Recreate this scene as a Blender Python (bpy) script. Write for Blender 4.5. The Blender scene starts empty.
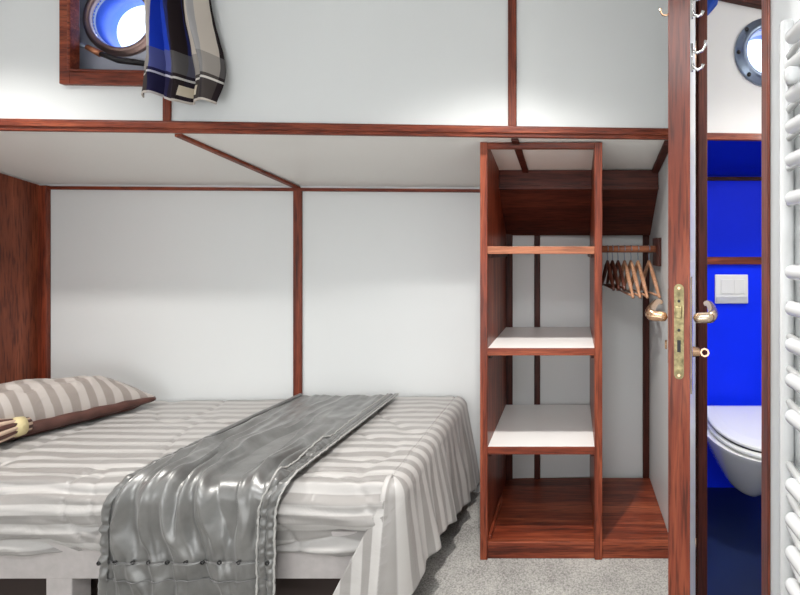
import bpy, bmesh, math, random
from mathutils import Vector, Matrix, noise
random.seed(7)
SC = bpy.context.scene
COL = SC.collection
PI = math.pi
EYE = 1.20
F = 465.0          # focal length in pixels of an 800 px wide frame
AX, AY = 573.0, 250.0


def P(px, py, Y):
    return Vector(((px - AX) / F * Y, Y, EYE + (AY - py) / F * Y))


def XP(px, Y):
    return (px - AX) / F * Y


# ------------------------------------------------------------------ materials
MATS = {}


def new_mat(name):
    m = bpy.data.materials.new(name)
    m.use_nodes = True
    nt = m.node_tree
    b = nt.nodes['Principled BSDF']
    MATS[name] = m
    return m, nt, b


def N(nt, typ, **kw):
    n = nt.nodes.new(typ)
    for k, v in kw.items():
        setattr(n, k, v)
    return n


def ramp(nt, stops, interp='LINEAR'):
    r = N(nt, 'ShaderNodeValToRGB')
    r.color_ramp.interpolation = interp
    els = r.color_ramp.elements
    while len(els) < len(stops):
        els.new(0.5)
    for e, (p, c) in zip(els, stops):
        e.position = p
        e.color = (c[0], c[1], c[2], 1)
    return r


def plain(name, col, rough=0.5, metal=0.0, coat=0.0, bump=0.0, bscale=60, spec=0.5, var=0.0):
    m, nt, b = new_mat(name)
    b.inputs['Base Color'].default_value = (*col, 1)
    b.inputs['Roughness'].default_value = rough
    b.inputs['Metallic'].default_value = metal
    b.inputs['Coat Weight'].default_value = coat
    b.inputs['Coat Roughness'].default_value = 0.12
    b.inputs['Specular IOR Level'].default_value = spec
    tc = N(nt, 'ShaderNodeTexCoord')
    nz = N(nt, 'ShaderNodeTexNoise')
    nz.inputs['Scale'].default_value = bscale
    nz.inputs['Detail'].default_value = 4
    nt.links.new(tc.outputs['Object'], nz.inputs['Vector'])
    if var:
        r = ramp(nt, [(0.3, [c * (1 - var) for c in col]), (0.7, [min(1, c * (1 + var)) for c in col])])
        nt.links.new(nz.outputs['Fac'], r.inputs['Fac'])
        nt.links.new(r.outputs['Color'], b.inputs['Base Color'])
    if bump:
        bp = N(nt, 'ShaderNodeBump')
        bp.inputs['Strength'].default_value = bump
        bp.inputs['Distance'].default_value = 0.004
        nt.links.new(nz.outputs['Fac'], bp.inputs['Height'])
        nt.links.new(bp.outputs['Normal'], b.inputs['Normal'])
    return m


def wood(name, axis, dark, mid, light, rough=0.42, coat=0.12, along=1.2, across=22):
    m, nt, b = new_mat(name)
    tc = N(nt, 'ShaderNodeTexCoord')
    mp = N(nt, 'ShaderNodeMapping')
    s = [across] * 3
    s['xyz'.index(axis)] = along
    mp.inputs['Scale'].default_value = s
    nt.links.new(tc.outputs['Object'], mp.inputs['Vector'])
    n1 = N(nt, 'ShaderNodeTexNoise')
    n1.inputs['Scale'].default_value = 1.0
    n1.inputs['Detail'].default_value = 7
    n1.inputs['Roughness'].default_value = 0.65
    n1.inputs['Distortion'].default_value = 0.8
    nt.links.new(mp.outputs['Vector'], n1.inputs['Vector'])
    r = ramp(nt, [(0.28, dark), (0.5, mid), (0.72, light)])
    nt.links.new(n1.outputs['Fac'], r.inputs['Fac'])
    n2 = N(nt, 'ShaderNodeTexNoise')
    n2.inputs['Scale'].default_value = 9.0
    n2.inputs['Detail'].default_value = 3
    nt.links.new(mp.outputs['Vector'], n2.inputs['Vector'])
    r2 = ramp(nt, [(0.36, (0.45, 0.42, 0.40)), (0.52, (1, 1, 1))])
    nt.links.new(n2.outputs['Fac'], r2.inputs['Fac'])
    mx = N(nt, 'ShaderNodeMix', data_type='RGBA', blend_type='MULTIPLY')
    mx.inputs[0].default_value = 0.9
    nt.links.new(r.outputs['Color'], mx.inputs[6])
    nt.links.new(r2.outputs['Color'], mx.inputs[7])
    nt.links.new(mx.outputs[2], b.inputs['Base Color'])
    b.inputs['Roughness'].default_value = rough
    b.inputs['Coat Weight'].default_value = coat
    b.inputs['Specular IOR Level'].default_value = 0.3
    b.inputs['Coat Roughness'].default_value = 0.15
    bp = N(nt, 'ShaderNodeBump')
    bp.inputs['Strength'].default_value = 0.12
    bp.inputs['Distance'].default_value = 0.002
    nt.links.new(n2.outputs['Fac'], bp.inputs['Height'])
    nt.links.new(bp.outputs['Normal'], b.inputs['Normal'])
    return m


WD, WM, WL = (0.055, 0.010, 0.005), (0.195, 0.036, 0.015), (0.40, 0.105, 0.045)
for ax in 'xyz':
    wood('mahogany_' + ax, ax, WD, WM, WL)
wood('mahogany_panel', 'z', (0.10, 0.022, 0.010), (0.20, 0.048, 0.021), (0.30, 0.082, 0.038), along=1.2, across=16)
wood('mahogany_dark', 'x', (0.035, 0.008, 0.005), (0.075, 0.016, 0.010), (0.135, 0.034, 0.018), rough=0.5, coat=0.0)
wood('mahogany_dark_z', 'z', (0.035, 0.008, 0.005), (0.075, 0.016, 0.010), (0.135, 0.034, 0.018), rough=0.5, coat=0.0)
wood('oak_rod', 'x', (0.20, 0.065, 0.03), (0.36, 0.13, 0.065), (0.50, 0.21, 0.11), across=40)
wood('hanger_wood', 'y', (0.36, 0.17, 0.09), (0.50, 0.26, 0.15), (0.62, 0.36, 0.25), across=50)
wood('hanger_dark', 'y', (0.045, 0.014, 0.008), (0.09, 0.025, 0.014), (0.15, 0.045, 0.025), across=50)
plain('white_panel', (0.70, 0.72, 0.72), rough=0.34, bscale=2.0, var=0.015)
plain('white_soffit', (0.76, 0.75, 0.72), rough=0.45, bscale=2.0, var=0.015)  # slight warmth of the lighting is put into this white
plain('white_ceiling', (0.85, 0.85, 0.84), rough=0.6)
plain('white_paint', (0.80, 0.79, 0.77), rough=0.4)
plain('white_wall', (0.80, 0.80, 0.80), rough=0.45)
plain('white_enamel', (0.56, 0.57, 0.57), rough=0.25, coat=0.3)
plain('laminate_white', (0.80, 0.78, 0.76), rough=0.35)
plain('niche_grey', (0.50, 0.52, 0.60), rough=0.5)
plain('ceramic', (0.82, 0.82, 0.79), rough=0.12, coat=0.5)
plain('ceramic_lid', (0.82, 0.83, 0.81), rough=0.25)
plain('dark_gap', (0.02, 0.02, 0.025), rough=0.7)
plain('plate_white', (0.78, 0.78, 0.75), rough=0.3)
plain('plate_grey', (0.50, 0.51, 0.53), rough=0.35)
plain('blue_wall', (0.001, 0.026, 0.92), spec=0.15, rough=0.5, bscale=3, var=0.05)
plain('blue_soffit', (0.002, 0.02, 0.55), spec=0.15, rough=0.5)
plain('navy_floor', (0.004, 0.012, 0.055), rough=0.45, bscale=5, var=0.2)
plain('skylit_tube', (0.10, 0.22, 0.85), rough=0.4)  # blue light from the sky put into the tube's own colour
plain('blue_cloth', (0.01, 0.06, 0.36), rough=0.9, bump=0.3)
plain('steel', (0.28, 0.34, 0.44), rough=0.28, metal=0.9)
plain('bronze', (0.30, 0.20, 0.18), rough=0.35, metal=0.8)
plain('copper', (0.42, 0.17, 0.09), rough=0.35, metal=0.6)
plain('chrome', (0.75, 0.75, 0.74), rough=0.15, metal=1.0)
plain('black_iron', (0.02, 0.018, 0.02), rough=0.5, metal=0.3)
plain('brass', (0.55, 0.35, 0.22), rough=0.25, metal=1.0)
plain('brass_pale', (0.66, 0.52, 0.38), rough=0.25, metal=0.9)
plain('brass_worn', (0.27, 0.225, 0.115), rough=0.42, metal=0.75, bscale=90, var=0.5, bump=0.3)
plain('gold_braid', (0.62, 0.52, 0.28), rough=0.5, bump=0.5, bscale=150)
plain('brown_satin', (0.085, 0.034, 0.026), rough=0.38, bscale=25, var=0.25)
plain('beige_cord', (0.55, 0.40, 0.30), rough=0.6)
plain('bed_board', (0.44, 0.41, 0.40), rough=0.7, bscale=40, var=0.06, bump=0.15)
plain('mattress_ticking', (0.55, 0.53, 0.51), rough=0.9)
plain('eyelet_black', (0.02, 0.02, 0.02), rough=0.35, metal=0.5)
plain('thread', (0.12, 0.12, 0.12), rough=0.8)


def carpet_mat():
    m, nt, b = new_mat('carpet')
    tc = N(nt, 'ShaderNodeTexCoord')
    n1 = N(nt, 'ShaderNodeTexNoise')
    n1.inputs['Scale'].default_value = 170
    n1.inputs['Detail'].default_value = 5
    n2 = N(nt, 'ShaderNodeTexNoise')
    n2.inputs['Scale'].default_value = 9
    n2.inputs['Detail'].default_value = 4
    for n in (n1, n2):
        nt.links.new(tc.outputs['Object'], n.inputs['Vector'])
    ad = N(nt, 'ShaderNodeMath', operation='MULTIPLY_ADD')
    ad.inputs[1].default_value = 0.35
    nt.links.new(n2.outputs['Fac'], ad.inputs[0])
    nt.links.new(n1.outputs['Fac'], ad.inputs[2])
    r = ramp(nt, [(0.45, (0.20, 0.19, 0.18)), (0.68, (0.37, 0.36, 0.34)), (0.9, (0.52, 0.50, 0.47))])
    nt.links.new(ad.outputs[0], r.inputs['Fac'])
    nt.links.new(r.outputs['Color'], b.inputs['Base Color'])
    b.inputs['Roughness'].default_value = 0.95
    b.inputs['Specular IOR Level'].default_value = 0.1
    bp = N(nt, 'ShaderNodeBump')
    bp.inputs['Strength'].default_value = 0.7
    bp.inputs['Distance'].default_value = 0.006
    nt.links.new(n1.outputs['Fac'], bp.inputs['Height'])
    nt.links.new(bp.outputs['Normal'], b.inputs['Normal'])


carpet_mat()


def stripe_mat(name, c1, c2, period, r1=0.5, r2=0.35, bump=0.35):
    """satin stripes that run along U and repeat along V (metres)"""
    m, nt, b = new_mat(name)
    uv = N(nt, 'ShaderNodeUVMap')
    sp = N(nt, 'ShaderNodeSeparateXYZ')
    nt.links.new(uv.outputs['UV'], sp.inputs['Vector'])
    mu = N(nt, 'ShaderNodeMath', operation='MULTIPLY')
    mu.inputs[1].default_value = 2 * PI / period
    nt.links.new(sp.outputs['Y'], mu.inputs[0])
    si = N(nt, 'ShaderNodeMath', operation='SINE')
    nt.links.new(mu.outputs[0], si.inputs[0])
    r = ramp(nt, [(0.40, (0, 0, 0)), (0.60, (1, 1, 1))])
    mr = N(nt, 'ShaderNodeMapRange')
    mr.inputs['From Min'].default_value = -1
    mr.inputs['From Max'].default_value = 1
    nt.links.new(si.outputs[0], mr.inputs['Value'])
    nt.links.new(mr.outputs['Result'], r.inputs['Fac'])
    mx = N(nt, 'ShaderNodeMix', data_type='RGBA')
    nt.links.new(r.outputs['Color'], mx.inputs[0])
    mx.inputs[6].default_value = (*c1, 1)
    mx.inputs[7].default_value = (*c2, 1)
    nt.links.new(mx.outputs[2], b.inputs['Base Color'])
    mr2 = N(nt, 'ShaderNodeMapRange')
    mr2.inputs['To Min'].default_value = r1
    mr2.inputs['To Max'].default_value = r2
    nt.links.new(r.outputs['Color'], mr2.inputs['Value'])
    nt.links.new(mr2.outputs['Result'], b.inputs['Roughness'])
    b.inputs['Sheen Weight'].default_value = 0.15
    nz = N(nt, 'ShaderNodeTexNoise')
    nz.inputs['Scale'].default_value = 13
    nz.inputs['Detail'].default_value = 5
    nz.inputs['Distortion'].default_value = 1.2
    tc = N(nt, 'ShaderNodeTexCoord')
    nt.links.new(tc.outputs['Object'], nz.inputs['Vector'])
    bp = N(nt, 'ShaderNodeBump')
    bp.inputs['Strength'].default_value = bump
    bp.inputs['Distance'].default_value = 0.01
    nt.links.new(nz.outputs['Fac'], bp.inputs['Height'])
    nt.links.new(bp.outputs['Normal'], b.inputs['Normal'])


stripe_mat('striped_sateen', (0.44, 0.425, 0.41), (0.275, 0.262, 0.25), 0.058)
stripe_mat('striped_pillow', (0.46, 0.415, 0.385), (0.295, 0.255, 0.23), 0.052)


def satin(name, col, rough, aniso=0.4):
    m, nt, b = new_mat(name)
    tc = N(nt, 'ShaderNodeTexCoord')
    nz = N(nt, 'ShaderNodeTexNoise')
    nz.inputs['Scale'].default_value = 14
    nz.inputs['Detail'].default_value = 4
    nt.links.new(tc.outputs['Object'], nz.inputs['Vector'])
    r = ramp(nt, [(0.35, [c * 0.85 for c in col]), (0.65, [c * 1.15 for c in col])])
    nt.links.new(nz.outputs['Fac'], r.inputs['Fac'])
    nt.links.new(r.outputs['Color'], b.inputs['Base Color'])
    b.inputs['Metallic'].default_value = 0.5
    b.inputs['Roughness'].default_value = rough
    b.inputs['Sheen Weight'].default_value = 0.2
    bp = N(nt, 'ShaderNodeBump')
    bp.inputs['Strength'].default_value = 0.25
    bp.inputs['Distance'].default_value = 0.01
    nt.links.new(nz.outputs['Fac'], bp.inputs['Height'])
    nt.links.new(bp.outputs['Normal'], b.inputs['Normal'])


satin('throw_satin', (0.185, 0.185, 0.18), 0.34)
satin('throw_border', (0.16, 0.16, 0.155), 0.36)
plain('throw_ruffle', (0.36, 0.355, 0.34), rough=0.5)


def plaid_mat():
    m, nt, b = new_mat('plaid')
    uv = N(nt, 'ShaderNodeUVMap')
    sp = N(nt, 'ShaderNodeSeparateXYZ')
    nt.links.new(uv.outputs['UV'], sp.inputs['Vector'])
    BE, BL, DB, BK, GR, WH = (0.58, 0.52, 0.46), (0.015, 0.055, 0.52), (0.02, 0.025, 0.11), (0.018, 0.012, 0.014), (0.36, 0.35, 0.35), (0.75, 0.72, 0.68)
    cu = ramp(nt, [(0, BE), (0.13, BL), (0.44, DB), (0.50, BK), (0.60, DB), (0.655, BK), (0.69, BE), (0.86, GR), (0.90, BE), (0.97, BK)], 'CONSTANT')
    nt.links.new(sp.outputs['X'], cu.inputs['Fac'])
    # horizontal bands: dark foot band, pale line, grey band
    cv = ramp(nt, [(0, (0.55, 0.5, 0.45)), (0.012, BK), (0.15, WH), (0.165, BK), (0.19, (0.16, 0.155, 0.155)), (0.34, WH)], 'CONSTANT')
    nt.links.new(sp.outputs['Y'], cv.inputs['Fac'])
    fac = ramp(nt, [(0, (0.9,) * 3), (0.012, (0.92,) * 3), (0.15, (0.75,) * 3), (0.165, (0.9,) * 3), (0.19, (0.55,) * 3), (0.34, (0, 0, 0))], 'CONSTANT')
    nt.links.new(sp.outputs['Y'], fac.inputs['Fac'])
    # on the pale right-hand panel the foot band shows a cream patch
    mx = N(nt, 'ShaderNodeMix', data_type='RGBA')
    nt.links.new(fac.outputs['Color'], mx.inputs[0])
    nt.links.new(cu.outputs['Color'], mx.inputs[6])
    nt.links.new(cv.outputs['Color'], mx.inputs[7])

    def win(sock, a, c):
        g = N(nt, 'ShaderNodeMath', operation='GREATER_THAN')
        g.inputs[1].default_value = a
        l = N(nt, 'ShaderNodeMath', operation='LESS_THAN')
        l.inputs[1].default_value = c
        nt.links.new(sock, g.inputs[0])
        nt.links.new(sock, l.inputs[0])
        q = N(nt, 'ShaderNodeMath', operation='MULTIPLY')
        nt.links.new(g.outputs[0], q.inputs[0])
        nt.links.new(l.outputs[0], q.inputs[1])
        return q.outputs[0]
    q = N(nt, 'ShaderNodeMath', operation='MULTIPLY')
    nt.links.new(win(sp.outputs['X'], 0.58, 0.80), q.inputs[0])
    nt.links.new(win(sp.outputs['Y'], 0.045, 0.115), q.inputs[1])
    mx2 = N(nt, 'ShaderNodeMix', data_type='RGBA')
    nt.links.new(q.outputs[0], mx2.inputs[0])
    nt.links.new(mx.outputs[2], mx2.inputs[6])
    mx2.inputs[7].default_value = (0.60, 0.53, 0.42, 1)
    nt.links.new(mx2.outputs[2], b.inputs['Base Color'])
    b.inputs['Roughness'].default_value = 0.85
    b.inputs['Specular IOR Level'].default_value = 0.15


plaid_mat()


def glass_mat():
    m, nt, b = new_mat('glass')
    b.inputs['Base Color'].default_value = (0.85, 0.92, 1, 1)
    b.inputs['Transmission Weight'].default_value = 1
    b.inputs['Roughness'].default_value = 0.0
    b.inputs['IOR'].default_value = 1.08


glass_mat()

# ------------------------------------------------------------------ mesh helpers


def box(bm, x0, x1, y0, y1, z0, z1, shear=None):
    v = []
    for x in (x0, x1):
        for y in (y0, y1):
            for z in (z0, z1):
                v.append(bm.verts.new((x, y + (shear(x) if shear else 0), z)))
    for f in ((0, 1, 3, 2), (4, 6, 7, 5), (0, 4, 5, 1), (2, 3, 7, 6), (0, 2, 6, 4), (1, 5, 7, 3)):
        bm.faces.new([v[i] for i in f])
    return v


def hexa(bm, pts):
    """pts: 8 points, bottom 4 then top 4, both in the same turning order"""
    v = [bm.verts.new(p) for p in pts]
    for f in ((3, 2, 1, 0), (4, 5, 6, 7), (0, 1, 5, 4), (1, 2, 6, 5), (2, 3, 7, 6), (3, 0, 4, 7)):
        bm.faces.new([v[i] for i in f])


def tube(bm, pts, rad, seg=12, caps=True):
    pts = [Vector(p) for p in pts]
    rads = rad if isinstance(rad, (list, tuple)) else [rad] * len(pts)
    rings = []
    ref = None
    for i, p in enumerate(pts):
        d = (pts[min(i + 1, len(pts) - 1)] - pts[max(i - 1, 0)]).normalized()
        if ref is None:
            ref = d.orthogonal().normalized()
        else:
            ref = (ref - d * ref.dot(d))
            ref = ref.normalized() if ref.length > 1e-6 else d.orthogonal().normalized()
        s = d.cross(ref)
        rings.append([bm.verts.new(p + (ref * math.cos(2 * PI * k / seg) + s * math.sin(2 * PI * k / seg)) * rads[i]) for k in range(seg)])
    for a, b in zip(rings, rings[1:]):
        for k in range(seg):
            bm.faces.new((a[k], a[(k + 1) % seg], b[(k + 1) % seg], b[k]))
    if caps:
        bm.faces.new(rings[0][::-1])
        bm.faces.new(rings[-1])


def round_tube(bm, a, b, r, seg=16, n=5):
    """straight tube with dome ends"""
    a, b = Vector(a), Vector(b)
    d = (b - a).normalized()
    pts, rr = [], []
    for i in range(n):
        t = PI / 2 * i / n
        pts.append(a + d * r * 0.7 * (1 - math.sin(t)) if i else a)
        rr.append(max(r * math.sin(t), r * 0.05) if i else r * 0.05)
    pts, rr = [], []
    for i in range(n + 1):
        t = PI / 2 * i / n
        pts.append(a + d * (r * 0.7 * (1 - math.cos(t))))
        rr.append(max(r * math.sin(t), r * 0.04))
    q = [b - d * (r * 0.7 * (1 - math.cos(PI / 2 * i / n))) for i in range(n + 1)][::-1]
    s = [max(r * math.sin(PI / 2 * i / n), r * 0.04) for i in range(n + 1)][::-1]
    tube(bm, pts + q, rr + s, seg)


def lathe(bm, c, axis, prof, seg=48, closed=True):
    """prof: list of (r, h) along axis ; closed profile loop gives a ring"""
    c, ax = Vector(c), Vector(axis).normalized()
    e = ax.orthogonal().normalized()
    g = ax.cross(e)
    rings = []
    for r, h in prof:
        rings.append([bm.verts.new(c + ax * h + (e * math.cos(2 * PI * k / seg) + g * math.sin(2 * PI * k / seg)) * r) for k in range(seg)])
    pairs = list(zip(rings, rings[1:]))
    if closed:
        pairs.append((rings[-1], rings[0]))
    for a, b in pairs:
        for k in range(seg):
            bm.faces.new((a[k], a[(k + 1) % seg], b[(k + 1) % seg], b[k]))
    if not closed:
        bm.faces.new(rings[0][::-1])
        bm.faces.new(rings[-1])


def plate_hole(bm, x0, x1, z0, z1, y0, y1, cx, cz, r, seg=64, shear=None):
    """slab in xz with a round hole through y"""
    sh = shear or (lambda x: 0)
    def sq(t):
        c, s = math.cos(t), math.sin(t)
        k = 1e9
        if c > 1e-9: k = min(k, (x1 - cx) / c)
        if c < -1e-9: k = min(k, (x0 - cx) / c)
        if s > 1e-9: k = min(k, (z1 - cz) / s)
        if s < -1e-9: k = min(k, (z0 - cz) / s)
        return cx + c * k, cz + s * k
    angs = sorted(set([2 * PI * k / seg for k in range(seg)] + [math.atan2(z - cz, x - cx) % (2 * PI) for x in (x0, x1) for z in (z0, z1)]))
    A, B, C_, D = [], [], [], []
    for t in angs:
        ox, oz = sq(t)
        ix, iz = cx + r * math.cos(t), cz + r * math.sin(t)
        A.append(bm.verts.new((ox, y0 + sh(ox), oz)))
        B.append(bm.verts.new((ix, y0 + sh(ix), iz)))
        C_.append(bm.verts.new((ix, y1 + sh(ix), iz)))
        D.append(bm.verts.new((ox, y1 + sh(ox), oz)))
    n = len(angs)
    for i in range(n):
        j = (i + 1) % n
        bm.faces.new((A[i], A[j], B[j], B[i]))
        bm.faces.new((B[i], B[j], C_[j], C_[i]))
        bm.faces.new((C_[i], C_[j], D[j], D[i]))
        bm.faces.new((D[i], D[j], A[j], A[i]))


def obj(name, bm, mat, parent=None, bevel=0.0, smooth=False, solid=0.0, subsurf=0, bseg=2):
    """one mesh object; world coordinates in, stored relative to the thing's base"""
    bmesh.ops.recalc_face_normals(bm, faces=bm.faces[:])
    base = Vector((0, 0, 0))
    p = parent
    while p is not None:
        base += p.location
        p = p.parent
    me = bpy.data.meshes.new(name)
    if parent is None and bm.verts:
        xs = [v.co.x for v in bm.verts]; ys = [v.co.y for v in bm.verts]; zs = [v.co.z for v in bm.verts]
        base = Vector(((min(xs) + max(xs)) / 2, (min(ys) + max(ys)) / 2, min(zs)))
    bmesh.ops.translate(bm, verts=bm.verts[:], vec=-base)
    bm.to_mesh(me)
    bm.free()
    o = bpy.data.objects.new(name, me)
    COL.objects.link(o)
    if parent is None:
        o.location = base
    else:
        o.parent = parent
    me.materials.append(MATS[mat])
    if smooth:
        for f in me.polygons:
            f.use_smooth = True
    if solid:
        md = o.modifiers.new('thickness', 'SOLIDIFY')
        md.thickness = solid
        md.offset = 0
    if bevel:
        md = o.modifiers.new('edge', 'BEVEL')
        md.width = bevel
        md.segments = bseg
        md.limit_method = 'ANGLE'
        md.angle_limit = 0.6
    if subsurf:
        md = o.modifiers.new('smooth', 'SUBSURF')
        md.levels = md.render_levels = subsurf
    return o


def tag(o, label, cat, group=None):
    o['label'] = label
    o['category'] = cat
    if group:
        o['group'] = group
    return o


def thing(name, label, cat, loc, group=None):
    o = bpy.data.objects.new(name, None)
    COL.objects.link(o)
    o.location = loc
    o.empty_display_size = 0.1
    return tag(o, label, cat, group)


def struct(name, bm, mat, bevel=0.0, smooth=False, label=None):
    o = obj(name, bm, mat, None, bevel, smooth)
    o['kind'] = 'structure'
    if label:
        o['label'] = label
        o['category'] = 'building part'
    return o


def BM():
    return bmesh.new()


def sstep(a, b, x):
    t = max(0, min(1, (x - a) / (b - a)))
    return t * t * (3 - 2 * t)


# ------------------------------------------------------------------ the room
XL, XR = -2.515, 0.385          # head end wall and bulkhead (cabin faces)
XB = 0.409                      # bathroom face of the bulkhead
TILT = 0.0566                   # the hull runs slightly aslant to the bulkhead


def yu(x):                      # upper hull wall, inside face
    return 1.80 - TILT * (0.37 - x)


def yb(x):                      # wall under the side deck
    return 2.355 - TILT * (0.37 - x)


HF, HB = EYE + 0.4265, EYE + 0.3065     # soffit heights front and back
ZC = 2.30
YN = -1.3

b = BM(); box(b, XL - 0.1, XB, YN - 0.1, 2.6, -0.08, 0.0)
struct('floor', b, 'carpet')
b = BM(); box(b, XL - 0.1, 1.9, YN - 0.1, 2.0, ZC, ZC + 0.06)
struct('ceiling', b, 'white_ceiling')
b = BM(); box(b, XL - 0.08, XB, YN - 0.08, YN, 0, ZC)
struct('wall_front', b, 'white_wall')
b = BM(); box(b, XL - 0.08, XL, YN, 2.3, 0, ZC)
struct('wall_left', b, 'white_wall')
b = BM(); box(b, XL, XL + 0.012, 1.2, yb(XL) - 0.012, 0, 1.49)
b2 = b
# its top follows the sloping soffit
for v in b.verts:
    if v.co.z > 1:
        t = (v.co.y - yu(XL)) / (yb(XL) - yu(XL))
        v.co.z = HF + (HB - HF) * t - 0.004
struct('trim_1', b, 'mahogany_panel')

# upper wall with the window niche
NX0, NX1 = XP(75, yu(-1.79)), XP(188, yu(-1.4))
NZ0 = P(0, 72, 1.672).z
NZ1 = EYE + 0.99
WT = 0.012
b = BM()
zb = HF
box(b, XL, NX0, 0, WT, zb, ZC, yu)
box(b, NX1, XR, 0, WT, zb, ZC, yu)
box(b, NX0, NX1, 0, WT, zb, NZ0, yu)
box(b, NX0, NX1, 0, WT, NZ1, ZC, yu)
struct('wall_upper', b, 'white_panel')
# soffit under the side deck
b = BM()
hexa(b, [(XL, yu(XL) + 0.002, HF), (XR, yu(XR) + 0.002, HF), (XR, yb(XR) + 0.02, HB), (XL, yb(XL) + 0.02, HB),
         (XL, yu(XL) + 0.002, HF + 0.02), (XR, yu(XR) + 0.002, HF + 0.02), (XR, yb(XR) + 0.02, HB + 0.02), (XL, yb(XL) + 0.02, HB + 0.02)])
struct('ceiling_soffit', b, 'white_soffit')
b = BM(); box(b, XL, XR, 0, 0.04, 0, HB + 0.01, yb)
struct('wall_back', b, 'white_panel')

# bulkhead with the doorway
DY0, DY1, DZ = 0.926, 1.442, 2.09
b = BM()
box(b, XR, XB, DY1, 2.42, 0, ZC)
box(b, XR, XB, YN, DY0, 0, ZC)
box(b, XR, XB, DY0, DY1, DZ, ZC)
struct('wall_right', b, 'white_panel')

tn = [1]


def trim(b, mat, bevel=0.003, label=None):
    tn[0] += 1
    return struct('trim_%d' % tn[0], b, mat, bevel, label=label)


# the long beam moulding along the foot of the upper wall
b = BM()
box(b, XL, XR - 0.001, -0.016, 0.0, HF - 0.002, HF + 0.041, yu)
box(b, XL, XR - 0.001, -0.024, -0.016, HF + 0.012, HF + 0.034, yu)
trim(b, 'mahogany_x')
# battens on the upper wall
ya = yu(-1.48)
xa = XP(168, ya)
b = BM(); box(b, xa - 0.012, xa + 0.014, -0.01, 0, HF + 0.041, NZ0 - 0.055, yu); trim(b, 'mahogany_z')
yc = yu(-0.23)
xc = XP(512.5, yc)
b = BM(); box(b, xc - 0.016, xc + 0.016, -0.012, 0, HF + 0.041, ZC, yu); trim(b, 'mahogany_z')
# back wall: top moulding, corner post, batten
b = BM(); box(b, XL + 0.045, -0.362, -0.014, 0, HB - 0.022, HB - 0.006, yb); trim(b, 'mahogany_x')
b = BM(); box(b, XL + 0.012, XL + 0.052, -0.02, 0, 0, HB - 0.004, yb); trim(b, 'mahogany_z')
xm = XP(298.5, yb(-1.34))
b = BM(); box(b, xm - 0.02, xm + 0.02, -0.012, 0, 0, HB - 0.02, yb); trim(b, 'mahogany_z')


def soffit_batten(xf, xb_, w, drop=0.012, mat='mahogany_y'):
    b = BM()
    pts = []
    for dz in (-drop, 0.0):
        for (x, y, z) in ((xf - w, yu(xf) + 0.004, HF), (xf + w, yu(xf) + 0.004, HF), (xb_ + w, yb(xb_) - 0.004, HB), (xb_ - w, yb(xb_) - 0.004, HB)):
            pts.append((x, y, z + dz))
    hexa(b, pts)
    return trim(b, mat)


soffit_batten(XP(177, 1.697), xm, 0.014)
soffit_batten(XP(514.5, 1.765), XP(532, 2.32), 0.014, mat='mahogany_dark')
# moulding where soffit meets bulkhead, battens on the closet's back wall
soffit_batten(XR - 0.016, XR - 0.016, 0.015, 0.02, mat='mahogany_dark')
for x0, x1 in ((-0.334, -0.300), (-0.193, -0.164), (0.352, 0.384)):
    b = BM(); box(b, x0, x1, -0.014, 0, 0.05, 1.29, yb); trim(b, 'mahogany_dark_z')

# niche lining behind the window frame
HULL = 0.075
cx, cz = XP(122, yu(-1.75) + HULL), P(0, 20, yu(-1.75) + HULL).z
PR = 0.108
b = BM()
plate_hole(b, NX0 - 0.20, NX1 + 0.05, NZ0 - 0.12, NZ1 + 0.06, HULL, HULL + 0.012, cx, cz, PR, shear=yu)
SP = 0.075
x0_, x1_, z0_, z1_ = NX0 - SP, NX1 + 0.03, NZ0 - 0.05, NZ1 + 0.03
rim = [(NX0, NZ0), (NX1, NZ0), (NX1, NZ1), (NX0, NZ1)]
back = [(x0_, z0_), (x1_, z0_), (x1_, z1_), (x0_, z1_)]
# splayed reveals between the panel and the hull plate
rv = [b.verts.new((x, yu(x) + WT, z)) for x, z in rim]
bv = [b.verts.new((x, yu(x) + HULL, z)) for x, z in back]
ro = [b.verts.new((x + (x - NX0 - 0.2) * 0.03, yu(x) + WT, z + (z - NZ0 - 0.2) * 0.03)) for x, z in rim]
bo = [b.verts.new((x + (x - NX0 - 0.2) * 0.03, yu(x) + HULL, z + (z - NZ0 - 0.2) * 0.03)) for x, z in back]
for q in range(4):
    p = (q + 1) % 4
    b.faces.new((rv[q], rv[p], bv[p], bv[q]))
    b.faces.new((ro[q], ro[p], bo[p], bo[q]))
    b.faces.new((rv[q], rv[p], ro[p], ro[q]))
    b.faces.new((bv[q], bv[p], bo[p], bo[q]))
w1 = struct('wall_niche', b, 'niche_grey')


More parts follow.
